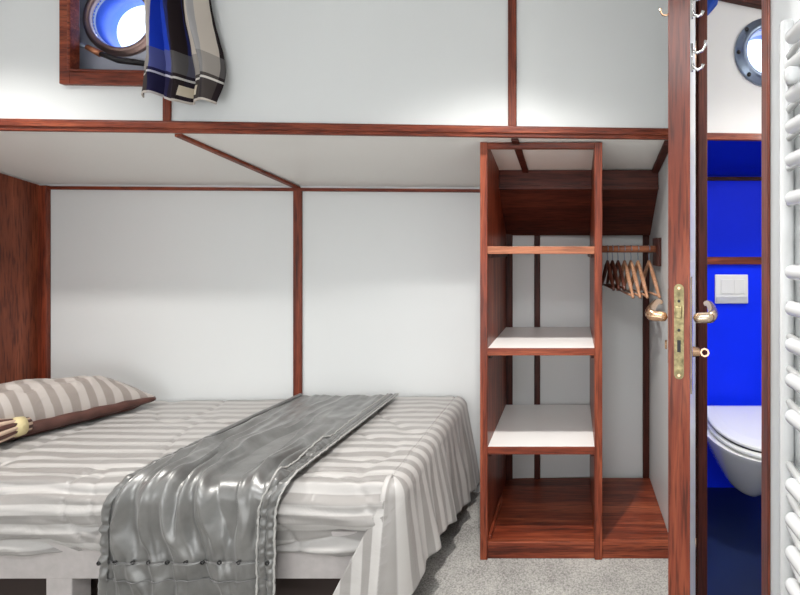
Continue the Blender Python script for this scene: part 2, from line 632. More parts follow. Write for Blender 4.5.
def porthole(root, c, nrm, rg, ring_w, depth, mat, bolts=True, tube_mat='skylit_tube'):
    """c on the wall face, nrm pointing into the room"""
    n = Vector(nrm).normalized()
    b = BM()
    lathe(b, c, n, [(rg, 0.0), (rg, 0.016), (rg + 0.008, 0.022), (rg + 0.016, 0.018), (rg + 0.020, 0.012), (rg + ring_w - 0.004, 0.010), (rg + ring_w, 0.005), (rg + ring_w, 0.0)])
    obj('porthole_ring', b, mat, root, smooth=True)
    b = BM()
    lathe(b, c, n, [(rg, -0.001), (rg + 0.006, -0.001), (rg + 0.006, -depth), (rg, -depth)])
    obj('porthole_tube', b, tube_mat, root, smooth=True)
    b = BM()
    lathe(b, c, n, [(0.001, 0.004), (rg - 0.001, 0.004), (rg - 0.001, 0.008), (0.001, 0.008)], closed=False)
    obj('pane', b, 'glass', root)
    if bolts:
        e = n.orthogonal().normalized()
        e = Vector((1, 0, 0)) - n * n.x
        e.normalize()
        g = Vector((0, 0, 1))
        for k in range(8):
            t = PI / 8 * (2 * k + 0.0) + 0.05
            q = Vector(c) + (e * math.cos(t) + g * math.sin(t)) * (rg + 0.020 + (ring_w - 0.02) * 0.5)
            b = BM()
            lathe(b, q, n, [(0.0005, 0.010), (0.008, 0.010), (0.008, 0.015), (0.005, 0.019), (0.0005, 0.019)], seg=12, closed=False)
            obj('bolt', b, 'black_iron', root, smooth=True)


# window 1: wooden frame with the porthole behind it
b = BM()
fx0, fz0 = XP(58, 1.655), P(0, 84, 1.66).z
fw = NX0 - fx0
for (x0, x1, z0, z1) in ((fx0, NX0, fz0, NZ1 + fw), (NX1, NX1 + fw, fz0, NZ1 + fw), (NX0, NX1, fz0, NZ0), (NX0, NX1, NZ1, NZ1 + fw)):
    box(b, x0, x1, -0.018, 0.0, z0, z1, yu)
box(b, NX0 - 0.004, NX0 + 0.006, -0.024, 0.012, NZ0, NZ1, yu)
box(b, NX1 - 0.006, NX1 + 0.004, -0.024, 0.012, NZ0, NZ1, yu)
box(b, NX0, NX1, -0.024, 0.012, NZ0 - 0.004, NZ0 + 0.006, yu)
win1 = struct('window_1', b, 'mahogany_x', 0.003, label='square mahogany window frame around a round porthole, upper left')
nh = Vector((TILT, -1, 0)).normalized()
porthole(win1, (cx, yu(cx) + HULL, cz), nh, PR, 0.030, 0.10, 'bronze', bolts=False)
# the hinged dog that clamps the porthole shut
a0 = P(73, 43, 1.69); a1 = P(87, 47, 1.70); a2 = P(101, 54, 1.712); a3 = P(118, 60, 1.725); a4 = P(148, 64, 1.735)
b = BM(); round_tube(b, a0, a1, 0.008); obj('latch', b, 'steel', win1, smooth=True)
b = BM(); tube(b, [a1, a2], [0.010, 0.013]); obj('latch_collar', b, 'copper', win1, smooth=True)
b = BM(); tube(b, [a2, a3, a4], [0.009, 0.012, 0.010]); obj('latch_arm', b, 'black_iron', win1, smooth=True)

# ------------------------------------------------------------------ bathroom beyond the doorway
BY = 2.18; BY2 = 2.085; BXR = 1.7; BFZ = 0.135
b = BM(); box(b, XB, BXR, 0.2, 2.3, BFZ - 0.08, BFZ); struct('floor_bathroom', b, 'navy_floor')
b = BM(); box(b, XB, BXR, 0, 0.05, HF, ZC, yu)
bcx, bcy = 0.0, 0.0
bY = yu(0.75)
pcx, pcz = XP(768, bY), P(0, 53, bY).z
b.free(); b = BM()
plate_hole(b, XB, BXR, HF, ZC, 0, 0.05, pcx, pcz, 0.093, shear=yu)
struct('wall_bathroom_upper', b, 'white_paint')
b = BM(); box(b, XB, BXR, BY, BY + 0.05, 0, HB + 0.05); struct('wall_bathroom_back', b, 'blue_wall')
b = BM(); box(b, XB, BXR, BY2, BY, BFZ, EYE - 0.034); struct('wall_cistern', b, 'blue_wall')
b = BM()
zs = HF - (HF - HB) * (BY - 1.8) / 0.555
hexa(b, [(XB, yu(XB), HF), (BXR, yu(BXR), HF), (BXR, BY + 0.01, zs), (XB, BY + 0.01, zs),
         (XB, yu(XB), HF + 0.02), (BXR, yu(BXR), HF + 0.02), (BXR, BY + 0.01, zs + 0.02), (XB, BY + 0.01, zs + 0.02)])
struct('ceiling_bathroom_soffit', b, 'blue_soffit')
b = BM(); box(b, BXR, BXR + 0.05, 0.2, 2.3, 0, ZC); struct('wall_bathroom_side', b, 'white_paint')
b = BM(); box(b, XB, BXR, 0.15, 0.2, 0, ZC); struct('wall_bathroom_front', b, 'white_paint')
b = BM(); box(b, XB, BXR, -0.018, 0.0, HF - 0.002, HF + 0.026, yu); trim(b, 'mahogany_x')
b = BM(); box(b, XB, BXR, BY - 0.012, BY, zs - 0.020, zs - 0.002); trim(b, 'mahogany_dark')
b = BM(); box(b, XB, BXR, BY2 - 0.012, BY, EYE - 0.060, EYE - 0.042); 
for v in b.verts:
    v.co.z += 0.0
b.free()
b = BM(); box(b, XB, BXR, BY2 - 0.014, BY, EYE - 0.058, EYE - 0.038)
b.free()
b = BM(); box(b, XB, BXR, BY2 - 0.014, BY, EYE - 0.034, EYE - 0.034 + 0.002)
box(b, XB, BXR, BY2 - 0.014, BY2, EYE - 0.064, EYE - 0.032); trim(b, 'mahogany_x', 0.002)
# sloping ceiling beam at the top of the bathroom wall
b = BM()
p0, p1 = P(716, -1, 1.80), P(762, 7, 1.80)
sl = (p1.z - p0.z) / (p1.x - p0.x)
def zl(x): return p0.z + sl * (x - p0.x)
hexa(b, [(XB, yu(XB) - 0.03, zl(XB)), (BXR, yu(BXR) - 0.03, zl(BXR)), (BXR, yu(BXR) - 0.001, zl(BXR)), (XB, yu(XB) - 0.001, zl(XB)),
         (XB, yu(XB) - 0.03, zl(XB) + 0.05), (BXR, yu(BXR) - 0.03, zl(BXR) + 0.05), (BXR, yu(BXR) - 0.001, zl(BXR) + 0.05), (XB, yu(XB) - 0.001, zl(XB) + 0.05)])
trim(b, 'mahogany_dark')
win2 = BM()
c2 = Vector((pcx, yu(pcx), pcz))
lathe(win2, c2, nh, [(0.093, 0.0), (0.093, 0.004), (0.135, 0.004), (0.135, 0.0)])
win2 = struct('window_2', win2, 'steel', smooth=True, label='steel-ringed round porthole high on the white bathroom wall')
porthole(win2, c2 + nh * 0.004, nh, 0.093, 0.042, 0.09, 'steel', bolts=True)

# doorway frame: far jamb lining and cabin-side casings
b = BM(); box(b, XR - 0.002, XB + 0.002, DY1 - 0.022, DY1 + 0.001, 0, DZ); box(b, XR - 0.012, XR, DY1 - 0.010, DY1 + 0.045, 0, DZ + 0.045); trim(b, 'mahogany_dark_z', label='dark mahogany door jamb on the hinge side')
b = BM(); box(b, XR - 0.003, XB + 0.004, DY0 - 0.001, DY0 + 0.016, 0, DZ); box(b, XR - 0.006, XR, DY0 - 0.022, DY0 + 0.012, 0, DZ + 0.045); trim(b, 'mahogany_z')
b = BM(); box(b, XR - 0.003, XB + 0.006, DY0, DY1, DZ - 0.022, DZ); box(b, XR - 0.006, XR, DY0 + 0.012, DY1 - 0.010, DZ - 0.01, DZ + 0.045); trim(b, 'mahogany_y')

# ------------------------------------------------------------------ the open door
HX, HY = 0.350, 1.412
LX, LY = XP(679, 0.925), 0.925
ddir = Vector((LX - HX, LY - HY, 0)); DW = ddir.length; ddir.normalize()      # from hinge to lock edge
dn = Vector((-ddir.y, ddir.x, 0))                                          # towards the right-hand face
if dn.x < 0: dn = -dn
TH = 0.0425


def D(a, n, z):    # a: distance back from the lock edge, n: across (+ right face), z up
    return Vector((LX, LY, 0)) - ddir * a + dn * n + Vector((0, 0, z))


def dbox(b, a0, a1, n0, n1, z0, z1):
    hexa(b, [D(a0, n0, z0), D(a1, n0, z0), D(a1, n1, z0), D(a0, n1, z0), D(a0, n0, z1), D(a1, n0, z1), D(a1, n1, z1), D(a0, n1, z1)])


b = BM(); dbox(b, 0.004, DW, -TH / 2, TH / 2, 0.012, DZ - 0.03)
door = struct('door_1', b, 'white_panel', 0.0015, label='white-faced mahogany-edged door standing open, seen from its lock edge')
b = BM(); dbox(b, 0.0, 0.0045, -TH / 2, TH / 2, 0.012, DZ - 0.03)
obj('door_edge', b, 'mahogany_z', door, 0.001)


def pz(py, Y=0.925):
    return EYE + (AY - py) / F * Y


# lock faceplate with rounded ends
b = BM()
z0, z1, hw = pz(379), pz(284), 0.0095
loop = []
for k in range(13):
    t = PI * k / 12
    loop.append((hw * math.cos(t), z1 - hw + hw * math.sin(t)))
for k in range(13):
    t = PI + PI * k / 12
    loop.append((hw * math.cos(t), z0 + hw + hw * math.sin(t)))
fr = [b.verts.new(D(-0.0022, x, z)) for x, z in loop]
bk = [b.verts.new(D(0.001, x, z)) for x, z in loop]
b.faces.new(fr); b.faces.new(bk[::-1])
for i in range(len(loop)):
    j = (i + 1) % len(loop)
    b.faces.new((fr[i], fr[j], bk[j], bk[i]))
lock = obj('lock_plate', b, 'brass_worn', door)
b = BM(); dbox(b, -0.008, -0.002, -0.007, 0.006, pz(318), pz(306)); obj('latch_bolt', b, 'brass_worn', lock, 0.002)
b = BM(); dbox(b, -0.0026, -0.002, -0.0035, 0.0035, pz(352), pz(340)); obj('bolt_slot', b, 'dark_gap', lock)
for py in (288, 375, 301, 330):
    b = BM(); lathe(b, D(-0.0018, 0, pz(py)), -D(1, 0, 0) + D(0, 0, 0), [(0.0002, 0), (0.003, 0), (0.003, 0.0015), (0.0002, 0.0015)], 10, False)
    obj('screw', b, 'dark_gap' if py in (301, 330) else 'brass', lock)


def handle(s):
    """lever handle on one face: s = -1 left, +1 right"""
    n0 = s * TH / 2
    za = pz(321)
    # long backplate
    b = BM(); dbox(b, 0.03, 0.068, min(n0, n0 + s * 0.003), max(n0, n0 + s * 0.003), pz(398 if s > 0 else 368), pz(278 if s > 0 else 290))
    obj('handle_plate', b, 'brass_pale', door, 0.002)
    b = BM()
    a0 = 0.048
    pts = [D(a0, n0 + s * 0.003, za), D(a0, n0 + s * 0.030, za + 0.002), D(a0 - 0.002, n0 + s * 0.036, za + 0.002), D(a0 + 0.010, n0 + s * 0.044, za + 0.004),
           D(a0 + 0.04, n0 + s * 0.045, za + 0.010), D(a0 + 0.08, n0 + s * 0.040, za + 0.018), D(a0 + 0.11, n0 + s * 0.036, za + 0.022), D(a0 + 0.118, n0 + s * 0.026, za + 0.016)]
    tube(b, pts, [0.0125, 0.0105, 0.0125, 0.0125, 0.010, 0.0085, 0.007, 0.006], 14)
    obj('door_handle', b, 'brass' if s < 0 else 'brass_pale', door, smooth=True, subsurf=1)
    b = BM()
    if s > 0:
        z = pz(356)
        tube(b, [D(a0, n0 + 0.004, z), D(a0, n0 + 0.018, z)], [0.011, 0.009], 14)
        lathe(b, D(a0, n0 + 0.028, z), dn.cross(Vector((0, 0, 1))), [(0.006, -0.002), (0.006, 0.002), (0.0095, 0.002), (0.0095, -0.002)], 8)
        obj('key', b, 'brass', door, smooth=False)
    else:
        z = pz(350)
        lathe(b, D(a0, n0 - 0.006, z), -dn, [(0.0005, 0), (0.010, 0), (0.009, 0.004), (0.0005, 0.004)], 16, False)
        obj('keyhole_cover', b, 'brass', door)


handle(-1)
handle(1)


def coat_hook(s, a, z, mat, k=1.0, low=True):
    n0 = s * TH / 2
    b = BM()
    lo, hi = (0.048 if low else 0.012) * k, 0.03 * k
    dbox(b, a - 0.008 * k, a + 0.008 * k, min(n0, n0 + s * 0.004), max(n0, n0 + s * 0.004), z - lo, z + hi)
    # upper long arm
    def arm(pts, r):
        tube(b, [D(a, n0 + s * p * k, z + q * k) for p, q in pts], r, 10)
    arm([(0.003, 0.010), (0.018, 0.004), (0.032, 0.008), (0.040, 0.022), (0.042, 0.036)], [0.0045 * k, 0.0042 * k, 0.004 * k, 0.0042 * k, 0.0055 * k])
    if low:
        arm([(0.003, -0.026), (0.010, -0.040), (0.020, -0.046), (0.030, -0.042), (0.034, -0.032)], [0.0042 * k, 0.004 * k, 0.004 * k, 0.004 * k, 0.005 * k])
    return obj('coat_hook', b, mat, door, smooth=True)


coat_hook(1, 0.075, pz(4, 1.0), 'chrome', 0.72)
coat_hook(1, 0.062, pz(56, 0.985), 'chrome', 0.72)
coat_hook(-1, 0.06, pz(15, 0.985), 'brass', 0.5, low=False)
for zz in (0.25, 1.75):
    b = BM(); tube(b, [(HX + 0.018, HY - 0.004, zz), (HX + 0.018, HY - 0.004, zz + 0.08)], 0.006, 12)
    obj('hinge', b, 'brass', door, smooth=True)

# ------------------------------------------------------------------ open wardrobe
CY0, CY1 = 1.80, 2.318
def cx_(px): return XP(px, CY0)
def czf(py): return EYE + (AY - py) / F * CY0
ward = thing('open_wardrobe', 'tall open mahogany wardrobe with white-topped shelves between bed and door', 'wardrobe', (0.0, 1.9, 0.0))
x0, x1 = cx_(480), cx_(487.5)
d0, d1 = cx_(594.5), cx_(602.3)
zt = czf(142)
b = BM(); box(b, x0, x1, CY0, CY1, 0, zt); obj('side_panel', b, 'mahogany_z', ward, 0.002)
b = BM(); box(b, d0, d1, CY0, CY1, 0, zt - 0.001); obj('divider_panel', b, 'mahogany_z', ward, 0.002)
b = BM(); box(b, x1, d0, CY0 + 0.001, CY0 + 0.022, czf(148.5), zt - 0.001); obj('top_rail', b, 'mahogany_x', ward, 0.002)
# shelves
def shelf(ytop, ybot, mat):
    z1, z0 = czf(ytop), czf(ybot)
    b = BM(); box(b, x1, d0, CY0 + 0.008, CY1 - 0.02, z0 + 0.004, z1); s = obj('shelf', b, mat, ward)
    b = BM(); box(b, x1, d0, CY0 - 0.001, CY0 + 0.0085, z0, z1 + 0.0005); obj('shelf_edging', b, 'mahogany_x' if mat != 'oak_rod' else 'oak_rod', s, 0.0015)
    for (xa, xb) in ((x1, x1 + 0.012), (d0 - 0.012, d0)):
        b = BM(); box(b, xa, xb, CY0 + 0.02, CY1 - 0.04, z0 - 0.016, z0 + 0.004); obj('shelf_bearer', b, 'mahogany_dark', s, 0.001)
shelf(246.5, 254, 'oak_rod')
shelf(348.5, 355.5, 'laminate_white')
shelf(447.5, 454.5, 'laminate_white')
# raised floor boards and plinths of both bays
zfl = czf(544)
b = BM(); box(b, x1, d0, CY0 + 0.008, CY1 + 0.005, zfl - 0.018, zfl); s = obj('base_board', b, 'mahogany_x', ward, 0.001)
b = BM(); box(b, d1, XR - 0.002, CY0 + 0.008, CY1 + 0.005, zfl - 0.018, zfl); s = obj('base_board', b, 'mahogany_x', ward, 0.001)
for (xa, xb) in ((x1, d0), (d1, XR - 0.002)):
    b = BM(); box(b, xa, xb, CY0 + 0.002, CY0 + 0.020, zfl - 0.020, zfl + 0.006); obj('base_lip', b, 'mahogany_x', ward, 0.002)
    b = BM(); box(b, xa, xb, CY0 + 0.008, CY0 + 0.024, 0, zfl - 0.020); obj('plinth', b, 'mahogany_x', ward, 0.002)
b = BM(); box(b, x1, x1 + 0.012, CY0 + 0.02, CY0 + 0.30, zfl, zfl + 0.022); obj('base_cleat', b, 'mahogany_y', ward, 0.002)
# boxed-in upper back with a sloping lower face
for (xa, xb) in ((x1, d0), (d1, XR - 0.002)):
    b = BM()
    t = 0.018
    ys = 2.085
    zs1 = HF - (HF - HB) * (ys - 1.8) / 0.555 - 0.006
    zs0 = EYE + 0.283
    box(b, xa, xb, ys, ys + t, zs0, zs1)
    box(b, xa, xb, ys - 0.008, ys + t, zs0 - 0.012, zs0 + 0.006)
    ze = EYE + 0.072
    hexa(b, [(xa, ys + 0.002, zs0 - 0.010), (xb, ys + 0.002, zs0 - 0.010), (xb, ys + t, zs0), (xa, ys + t, zs0),
             (xa, CY1 - 0.01, ze), (xb, CY1 - 0.01, ze), (xb, CY1 + 0.005, ze + 0.008), (xa, CY1 + 0.005, ze + 0.008)])
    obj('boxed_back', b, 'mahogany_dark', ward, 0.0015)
# hanging rod and its end plate
RY, RZ = 2.09, EYE + 0.004
b = BM(); tube(b, [(d1, RY, RZ), (XR - 0.012, RY, RZ)], 0.0155, 16); obj('hanging_rod', b, 'oak_rod', ward, smooth=True)
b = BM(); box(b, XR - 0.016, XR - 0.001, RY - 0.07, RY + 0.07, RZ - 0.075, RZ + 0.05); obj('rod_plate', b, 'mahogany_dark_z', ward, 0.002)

# ------------------------------------------------------------------ hangers
def hanger(mat, label, x, rot, k=1.0, bar=True):
    t = thing('coat_hanger', label, 'hanger', (x, RY, RZ + 0.0155), 'wooden hangers on the wardrobe rod')
    top = Vector((x, RY, RZ + 0.0155))
    b = BM()
    pts = []
    R = 0.0185
    for i in range(13):
        a = math.radians(200 - i * 22.0)
        pts.append(top + Vector((0, R * math.cos(a), -R + 0.0025 + R * math.sin(a))))
    pts.append(top + Vector((0, 0.006, -0.040)))
    pts.append(top + Vector((0, 0, -0.050)))
    pts.append(top + Vector((0, 0, -0.085)))
    tube(b, pts, 0.002, 8)
    hk = obj('hook', b, 'steel', t, smooth=True)
    L, dr = 0.185 * k, 0.145 * k
    for s in (-1, 1):
        b = BM()
        pp, rr = [], []
        for i in range(9):
            u = i / 8
            pp.append(top + Vector((0, s * L * u, -0.070 - dr * (u ** 1.04))))
            rr.append(0.0062 + 0.003 * math.sin(PI * min(1, u * 1.1)))
        tube(b, pp, rr, 10)
        obj('shoulder_arm', b, mat, t, smooth=True)
    if bar:
        b = BM()
        tube(b, [top + Vector((0, -L * 0.96, -0.070 - dr * 0.96)), top + Vector((0, L * 0.96, -0.070 - dr * 0.96))], 0.0052, 8)
        obj('trouser_bar', b, mat, t, smooth=True)
    t.rotation_euler = (0, 0, rot)
    return t


def copy_tree(o, parent=None):
    c = o.copy()
    COL.objects.link(c)
    c.parent = parent
    for ch in list(o.children):
        copy_tree(ch, c)
    return c


pale = hanger('hanger_wood', 'pale wooden hanger nearest the right end of the rod, showing its full triangle', XP(649, RY), 0.07)
dark = hanger('hanger_dark', 'dark wooden hanger closest to the wardrobe divider', XP(607.5, RY), 0.10, 0.8)
for px, rot, src, lab in (
        (638, 0.07, pale, 'pale wooden hanger second from the right end of the rod'),
        (631, 0.08, pale, 'pale wooden hanger in the middle of the rod, third from its right end'),
        (624.5, 0.08, pale, 'pale wooden hanger just right of the dark hangers on the rod'),
        (618, 0.10, dark, 'dark wooden hanger beside the pale ones, last of the dark three'),
        (612.5, 0.10, dark, 'dark wooden hanger between two other dark hangers on the rod')):
    c = copy_tree(src)
    c.location = (XP(px, RY), RY, RZ + 0.0155)
    c.rotation_euler = (0, 0, rot)
    c['label'] = lab

# ------------------------------------------------------------------ bed
T = 0.482            # top of the bedspread
FY = 1.425           # front face
XE = -0.520          # foot end
R0 = 0.055
bed = thing('bed', 'low single bed with pale grey base board and short legs along the back wall', 'bed', (-1.5, 1.83, 0))
def byb(x): return yb(x) - 0.016
b = BM()
hexa(b, [(XL + 0.055, FY + 0.03, 0.25), (XE - 0.03, FY + 0.03, 0.25), (XE - 0.03, byb(XE) - 0.01, 0.25), (XL + 0.055, byb(XL) - 0.012, 0.25),
         (XL + 0.055, FY + 0.03, T - 0.012), (XE - 0.03, FY + 0.03, T - 0.012), (XE - 0.03, byb(XE) - 0.01, T - 0.012), (XL + 0.055, byb(XL) - 0.012, T - 0.012)])
obj('mattress', b, 'mattress_ticking', bed, 0.04, smooth=False, bseg=4)
b = BM()
zr0, zr1 = EYE + (AY - 579.5) / F * 1.435, 0.33
box(b, XL + 0.055, XE - 0.06, FY + 0.012, FY + 0.034, zr0, zr1); obj('side_rail', b, 'bed_board', bed, 0.003)
b = BM(); box(b, XE - 0.06, XE - 0.038, FY + 0.012, 2.2, zr0, zr1); obj('foot_rail', b, 'bed_board', bed, 0.003)
plain('under_bed_dark', (0.03, 0.018, 0.015), rough=0.8)
b = BM(); box(b, XL + 0.06, XE - 0.16, FY + 0.10, FY + 0.118, 0.0, zr0 + 0.05); obj('under_bed_shade', b, 'under_bed_dark', bed)  # added dark sheet that stands in for the shade under the bed
for (lx, ly) in ((XP(64, 1.455), 1.455), (XE - 0.10, 1.46), (XE - 0.10, 2.14), (XL + 0.16, 2.08)):
    b = BM(); box(b, lx - 0.04, lx + 0.04, ly - 0.015, ly + 0.045, 0, zr0 + 0.002); obj('leg', b, 'bed_board', bed, 0.003)


def nz(x, y, z=0.0):
    return noise.noise(Vector((x, y, z)))


def prof(d, R=R0):
    """distance run over the edge -> (outward, drop)"""
    if d <= 0:
        return d, 0.0
    if d < PI * R / 2:
        a = d / R
        return R * math.sin(a), R * (1 - math.cos(a))
    return R, R + d - PI * R / 2


def surf_normal(fn, u, v, e=0.004):
    a = fn(u + e, v) - fn(u - e, v)
    c = fn(u, v + e) - fn(u, v - e)
    n = a.cross(c)
    return n.normalized() if n.length > 1e-12 else Vector((0, 0, 1))


def grid_mesh(us, vs, fn, uvfn):
    b = BM()
    uvl = b.loops.layers.uv.new('UVMap')
    rows = []
    for v in vs:
        rows.append([(b.verts.new(fn(u, v)), uvfn(u, v)) for u in us])
    for r0, r1 in zip(rows, rows[1:]):
        for i in range(len(us) - 1):
            q = (r0[i], r0[i + 1], r1[i + 1], r1[i])
            f = b.faces.new([w[0] for w in q])
            for l, w in zip(f.loops, q):
                l[uvl].uv = w[1]
    return b


def lin(a, c, n):
    return [a + (c - a) * i / (n - 1) for i in range(n)]


# --- bedspread top and tucked front
SAG = 0.22


def cover_base(x, s):
    d = (FY + R0) - s
    o, dr = prof(d)
    bulge = 0.012 * math.sin(PI * min(1, max(0, dr / 0.2))) if d > 0 else 0
    return Vector((x, FY + R0 - o - bulge, T - dr))


def ridge(t, w):
    return math.exp(-(t / w) ** 2)


def cover_wr(x, s):
    d = max(0, (FY + R0) - s)
    h = 0.006 * nz(x * 2.2, s * 3.1, 3.0) + 0.0035 * nz(x * 5, s * 9, 7.0)
    # long creases that run along the bed near the front edge
    h += (0.008 + 0.010 * sstep(0.0, 0.08, d)) * (abs(nz(x * 1.6 + 4, s * 17 + 0.6 * nz(x * 3, s * 3), 1.5)) * -2 + 0.5) * sstep(0.25, 0.0, s - FY)
    h += 0.012 * sstep(0.06, 0.2, d) * nz(x * 6, s * 22 + x * 3, 11.0)
    h -= (0.004 + 0.012 * sstep(-0.10, 0.06, d)) * ridge(nz(x * 1.3 + 3, s * 15 + 0.9 * nz(x * 3.1, s * 2, 8), 2.5), 0.09) * sstep(0.40, 0.05, s - FY)
    h -= 0.006 * ridge(nz(x * 5.0, s * 4.0 + x * 3.0, 17.5), 0.05)
    # folds at the foot end that run towards the corner
    h += 0.006 * nz((x + s) * 9, (x - s) * 2.5, 5.0) * sstep(-1.0, -0.6, x)
    return h


def cover_fn(x, s):
    n = surf_normal(cover_base, x, s)
    if n.z < 0 and abs(n.z) > 0.5: n = -n
    if n.y > 0.5: n = -n
    return cover_base(x, s) + n * cover_wr(x, s)


xs0, xs1 = XL + 0.056, XE - R0
us = lin(xs0, xs1, 260)
def front_len(x): return 0.245 + 0.014 * nz(x * 4, 1.0, 2.0) + 0.012 * nz(x * 11, 2.0, 0)
def top_pt(u, k):
    back = byb(u) - 0.004
    fr = FY + R0 - front_len(u)
    return u, fr + (back - fr) * k
bb = grid_mesh(us, lin(0, 1, 190), lambda u, k: cover_fn(*top_pt(u, k)), lambda u, k: (u, top_pt(u, k)[1] + 0.006 * nz(u * 5, k * 6, 3)))

# --- foot drape with the loose corner flap: path along the foot, round the corner, along the front
def foot_drop(t):
    # t: 0 at back wall, 1 at the front corner
    return 0.40 + 0.012 * nz(t * 6, 4, 1) - 0.02 * sstep(0.35, 0.75, t) * 0 - 0.03 * sstep(0.0, 0.25, 1 - t) * 0


RC = 0.05
def drape_pt(w, d):
    """w in metres along the plan path from the back wall, d distance over the edge"""
    o, dr = prof(d)
    hang = max(0, dr - R0)
    fl = 0.16 * hang
    yB = byb(XE) - 0.004
    L1 = yB - (FY + RC)
    Lc = PI / 2 * RC
    fold = (0.011 * math.sin(w * 30 + 2.0 * nz(w * 5, 1, 1)) + 0.007 * math.sin(w * 57 + 1)) * min(1, hang / 0.22)
    fold += 0.006 * nz(w * 22, d * 5, 8) * min(1, hang / 0.1)
    r = o - R0 + fl + fold
    if w < L1:
        p = Vector((XE + r, yB - w, T - dr))
    elif w < L1 + Lc:
        a = (w - L1) / RC
        rr = RC + r
        c = Vector((XE - RC, FY + RC, 0))
        # cloth over the rounded corner
        p = c + Vector((math.cos(a) * rr, -math.sin(a) * rr, T - dr))
    else:
        p = Vector((XE - RC - (w - L1 - Lc), FY - r - 0.006 - 0.006 * sstep(0, 0.05, w - L1 - Lc), T - dr + 0.003))
    return p


yB = byb(XE) - 0.004
L1 = yB - (FY + RC)
Lc = PI / 2 * RC
def left_reach(d):
    # the free edge of the flap runs down and to the left
    return L1 + Lc + 0.018 + max(0, (d - 0.09)) * 0.50
def drape_len(wfrac):
    # how far the cloth hangs: near the back almost to the floor, shorter in the middle, longest at the corner flap
    return 0.40 + 0.04 * sstep(0.45, 0.0, wfrac) - 0.05 * sstep(0.3, 0.6, wfrac) + 0.06 * sstep(0.70, 0.95, wfrac) + 0.008 * nz(wfrac * 9, 0, 3)
nu, nv = 190, 60
uvl = bb.loops.layers.uv.verify()
rows = []
for j in range(nv):
    row = []
    for i in range(nu):
        f = i / (nu - 1)
        d = drape_len(f) * j / (nv - 1) + 0.0
        w = left_reach(d) * f
        p = drape_pt(w, d)
        if j == 0:
            p.z += cover_wr(XE - R0, yB - min(w, L1))
        row.append((bb.verts.new(p), (XE + d, yB - w)))
    rows.append(row)
for r0, r1 in zip(rows, rows[1:]):
    for i in range(nu - 1):
        q = (r0[i], r0[i + 1], r1[i + 1], r1[i])
        f = bb.faces.new([k[0] for k in q])
        for l, k in zip(f.loops, q):
            l[uvl].uv = k[1]
spread = obj('bedspread', bb, 'striped_sateen', None, smooth=True, solid=0.003)
tag(spread, 'pale grey satin-striped bedspread covering the mattress and hanging over its foot end', 'bedspread')

# --- satin throw across the bed
def throw_x(e, s):
    """e: -1 left border .. 1 right border"""
    t = max(0, min(1, (s - FY) / (2.25 - FY)))
    hg = sstep(0.02, 0.14, FY + R0 - s)
    xl = -1.372 - 0.034 * hg + (-1.318 + 1.372) * t - 0.012 * math.sin(PI * t)
    xr = -0.858 - 0.026 * hg + (-0.838 + 0.858) * t
    return xl + (xr - xl) * (e + 1) / 2


def throw_base(e, s):
    d = (FY + R0 - 0.012) - s
    o, dr = prof(d, R0 + 0.006)
    y = FY + R0 - 0.012 - o
    z = T + 0.020 - dr
    hang = max(0, dr - 0.06)
    y -= 0.016 + 0.03 * hang
    return Vector((throw_x(e, s), y, z))


def throw_wr(e, s):
    x = throw_x(e, s)
    d = FY + R0 - s                      # grows down the front
    inner = sstep(1.0, 0.80, abs(e))
    front = sstep(-0.60, -0.02, d) * (0.35 + 0.65 * sstep(0.26, 0.13, d))
    amp = 0.007 + 0.030 * front
    # folds run along the throw, wander sideways, fork and fade
    wx = x + 0.030 * nz(x * 4, s * 5, 2) + 0.012 * nz(x * 9, s * 11, 21) + (s - FY) * 0.10
    n1 = nz(wx * 11.0, s * 1.6, 4)
    n2 = nz(wx * 19.0, s * 2.6, 14)
    h = amp * inner * (0.75 * (1 - 2.6 * abs(n1)) + 0.55 * (1 - 2.8 * abs(n2)) - 0.5)
    h += 0.003 * nz(x * 30, s * 12, 12) * inner
    h += 0.006 * nz(x * 30, s * 22, 5) * sstep(0.15, 0.22, d)       # puckers below the eyelet seam
    return h


def tn_(e, s):
    n = surf_normal(throw_base, e, s)
    if n.z < -0.1 or (abs(n.z) <= 0.1 and n.y > 0): n = -n
    return n


def throw_fn(e, s, lift=0.0):
    return throw_base(e, s) + tn_(e, s) * (max(-0.009, throw_wr(e, s)) + lift)


S1, S0 = 2.245, FY + R0 - 0.44
throw = thing('bed_throw', 'grey crinkled satin throw with eyelet hem laid across the bed', 'throw', (-1.13, 1.83, 0.0))
b = grid_mesh(lin(-0.93, 0.93, 180), lin(S0, S1, 220), throw_fn, lambda e, s: (e, s))
obj('throw_panel', b, 'throw_satin', throw, smooth=True, solid=0.003)
for e0, e1 in ((-1.0, -0.90), (0.80, 0.90), (0.90, 1.0)):
    def bf(e, s, e0=e0, e1=e1):
        k = (e - e0) / (e1 - e0)
        d = FY + R0 - s
        return throw_base(e, s) + tn_(e, s) * (0.004 + 0.006 * math.sin(PI * k) + 0.009 * nz(e * 6, s * 55, 3) * sstep(-0.4, 0.05, d) + max(-0.004, throw_wr(e, s) * 0.6))
    b = grid_mesh(lin(e0, e1, 9), lin(S0, S1, 300), bf, lambda e, s: (e, s))
    obj('border_band', b, 'throw_border', throw, smooth=True, solid=0.003)
for e in (0.80, 1.0):
    pts = []
    for k in range(160):
        sq = S0 + (S1 - S0) * k / 159
        pts.append(throw_base(e, sq) + tn_(e, sq) * (0.010 + 0.004 * nz(e * 9, sq * 70, 3) + max(-0.004, throw_wr(e, sq) * 0.6)) + Vector((0.003 * nz(1, sq * 90, 5), 0, 0)))
    b = BM()
    tube(b, pts, [0.0032 + 0.0016 * nz(3, k * 0.6, e) for k in range(160)], 8)
    obj('ruffle', b, 'throw_ruffle', throw, smooth=True)
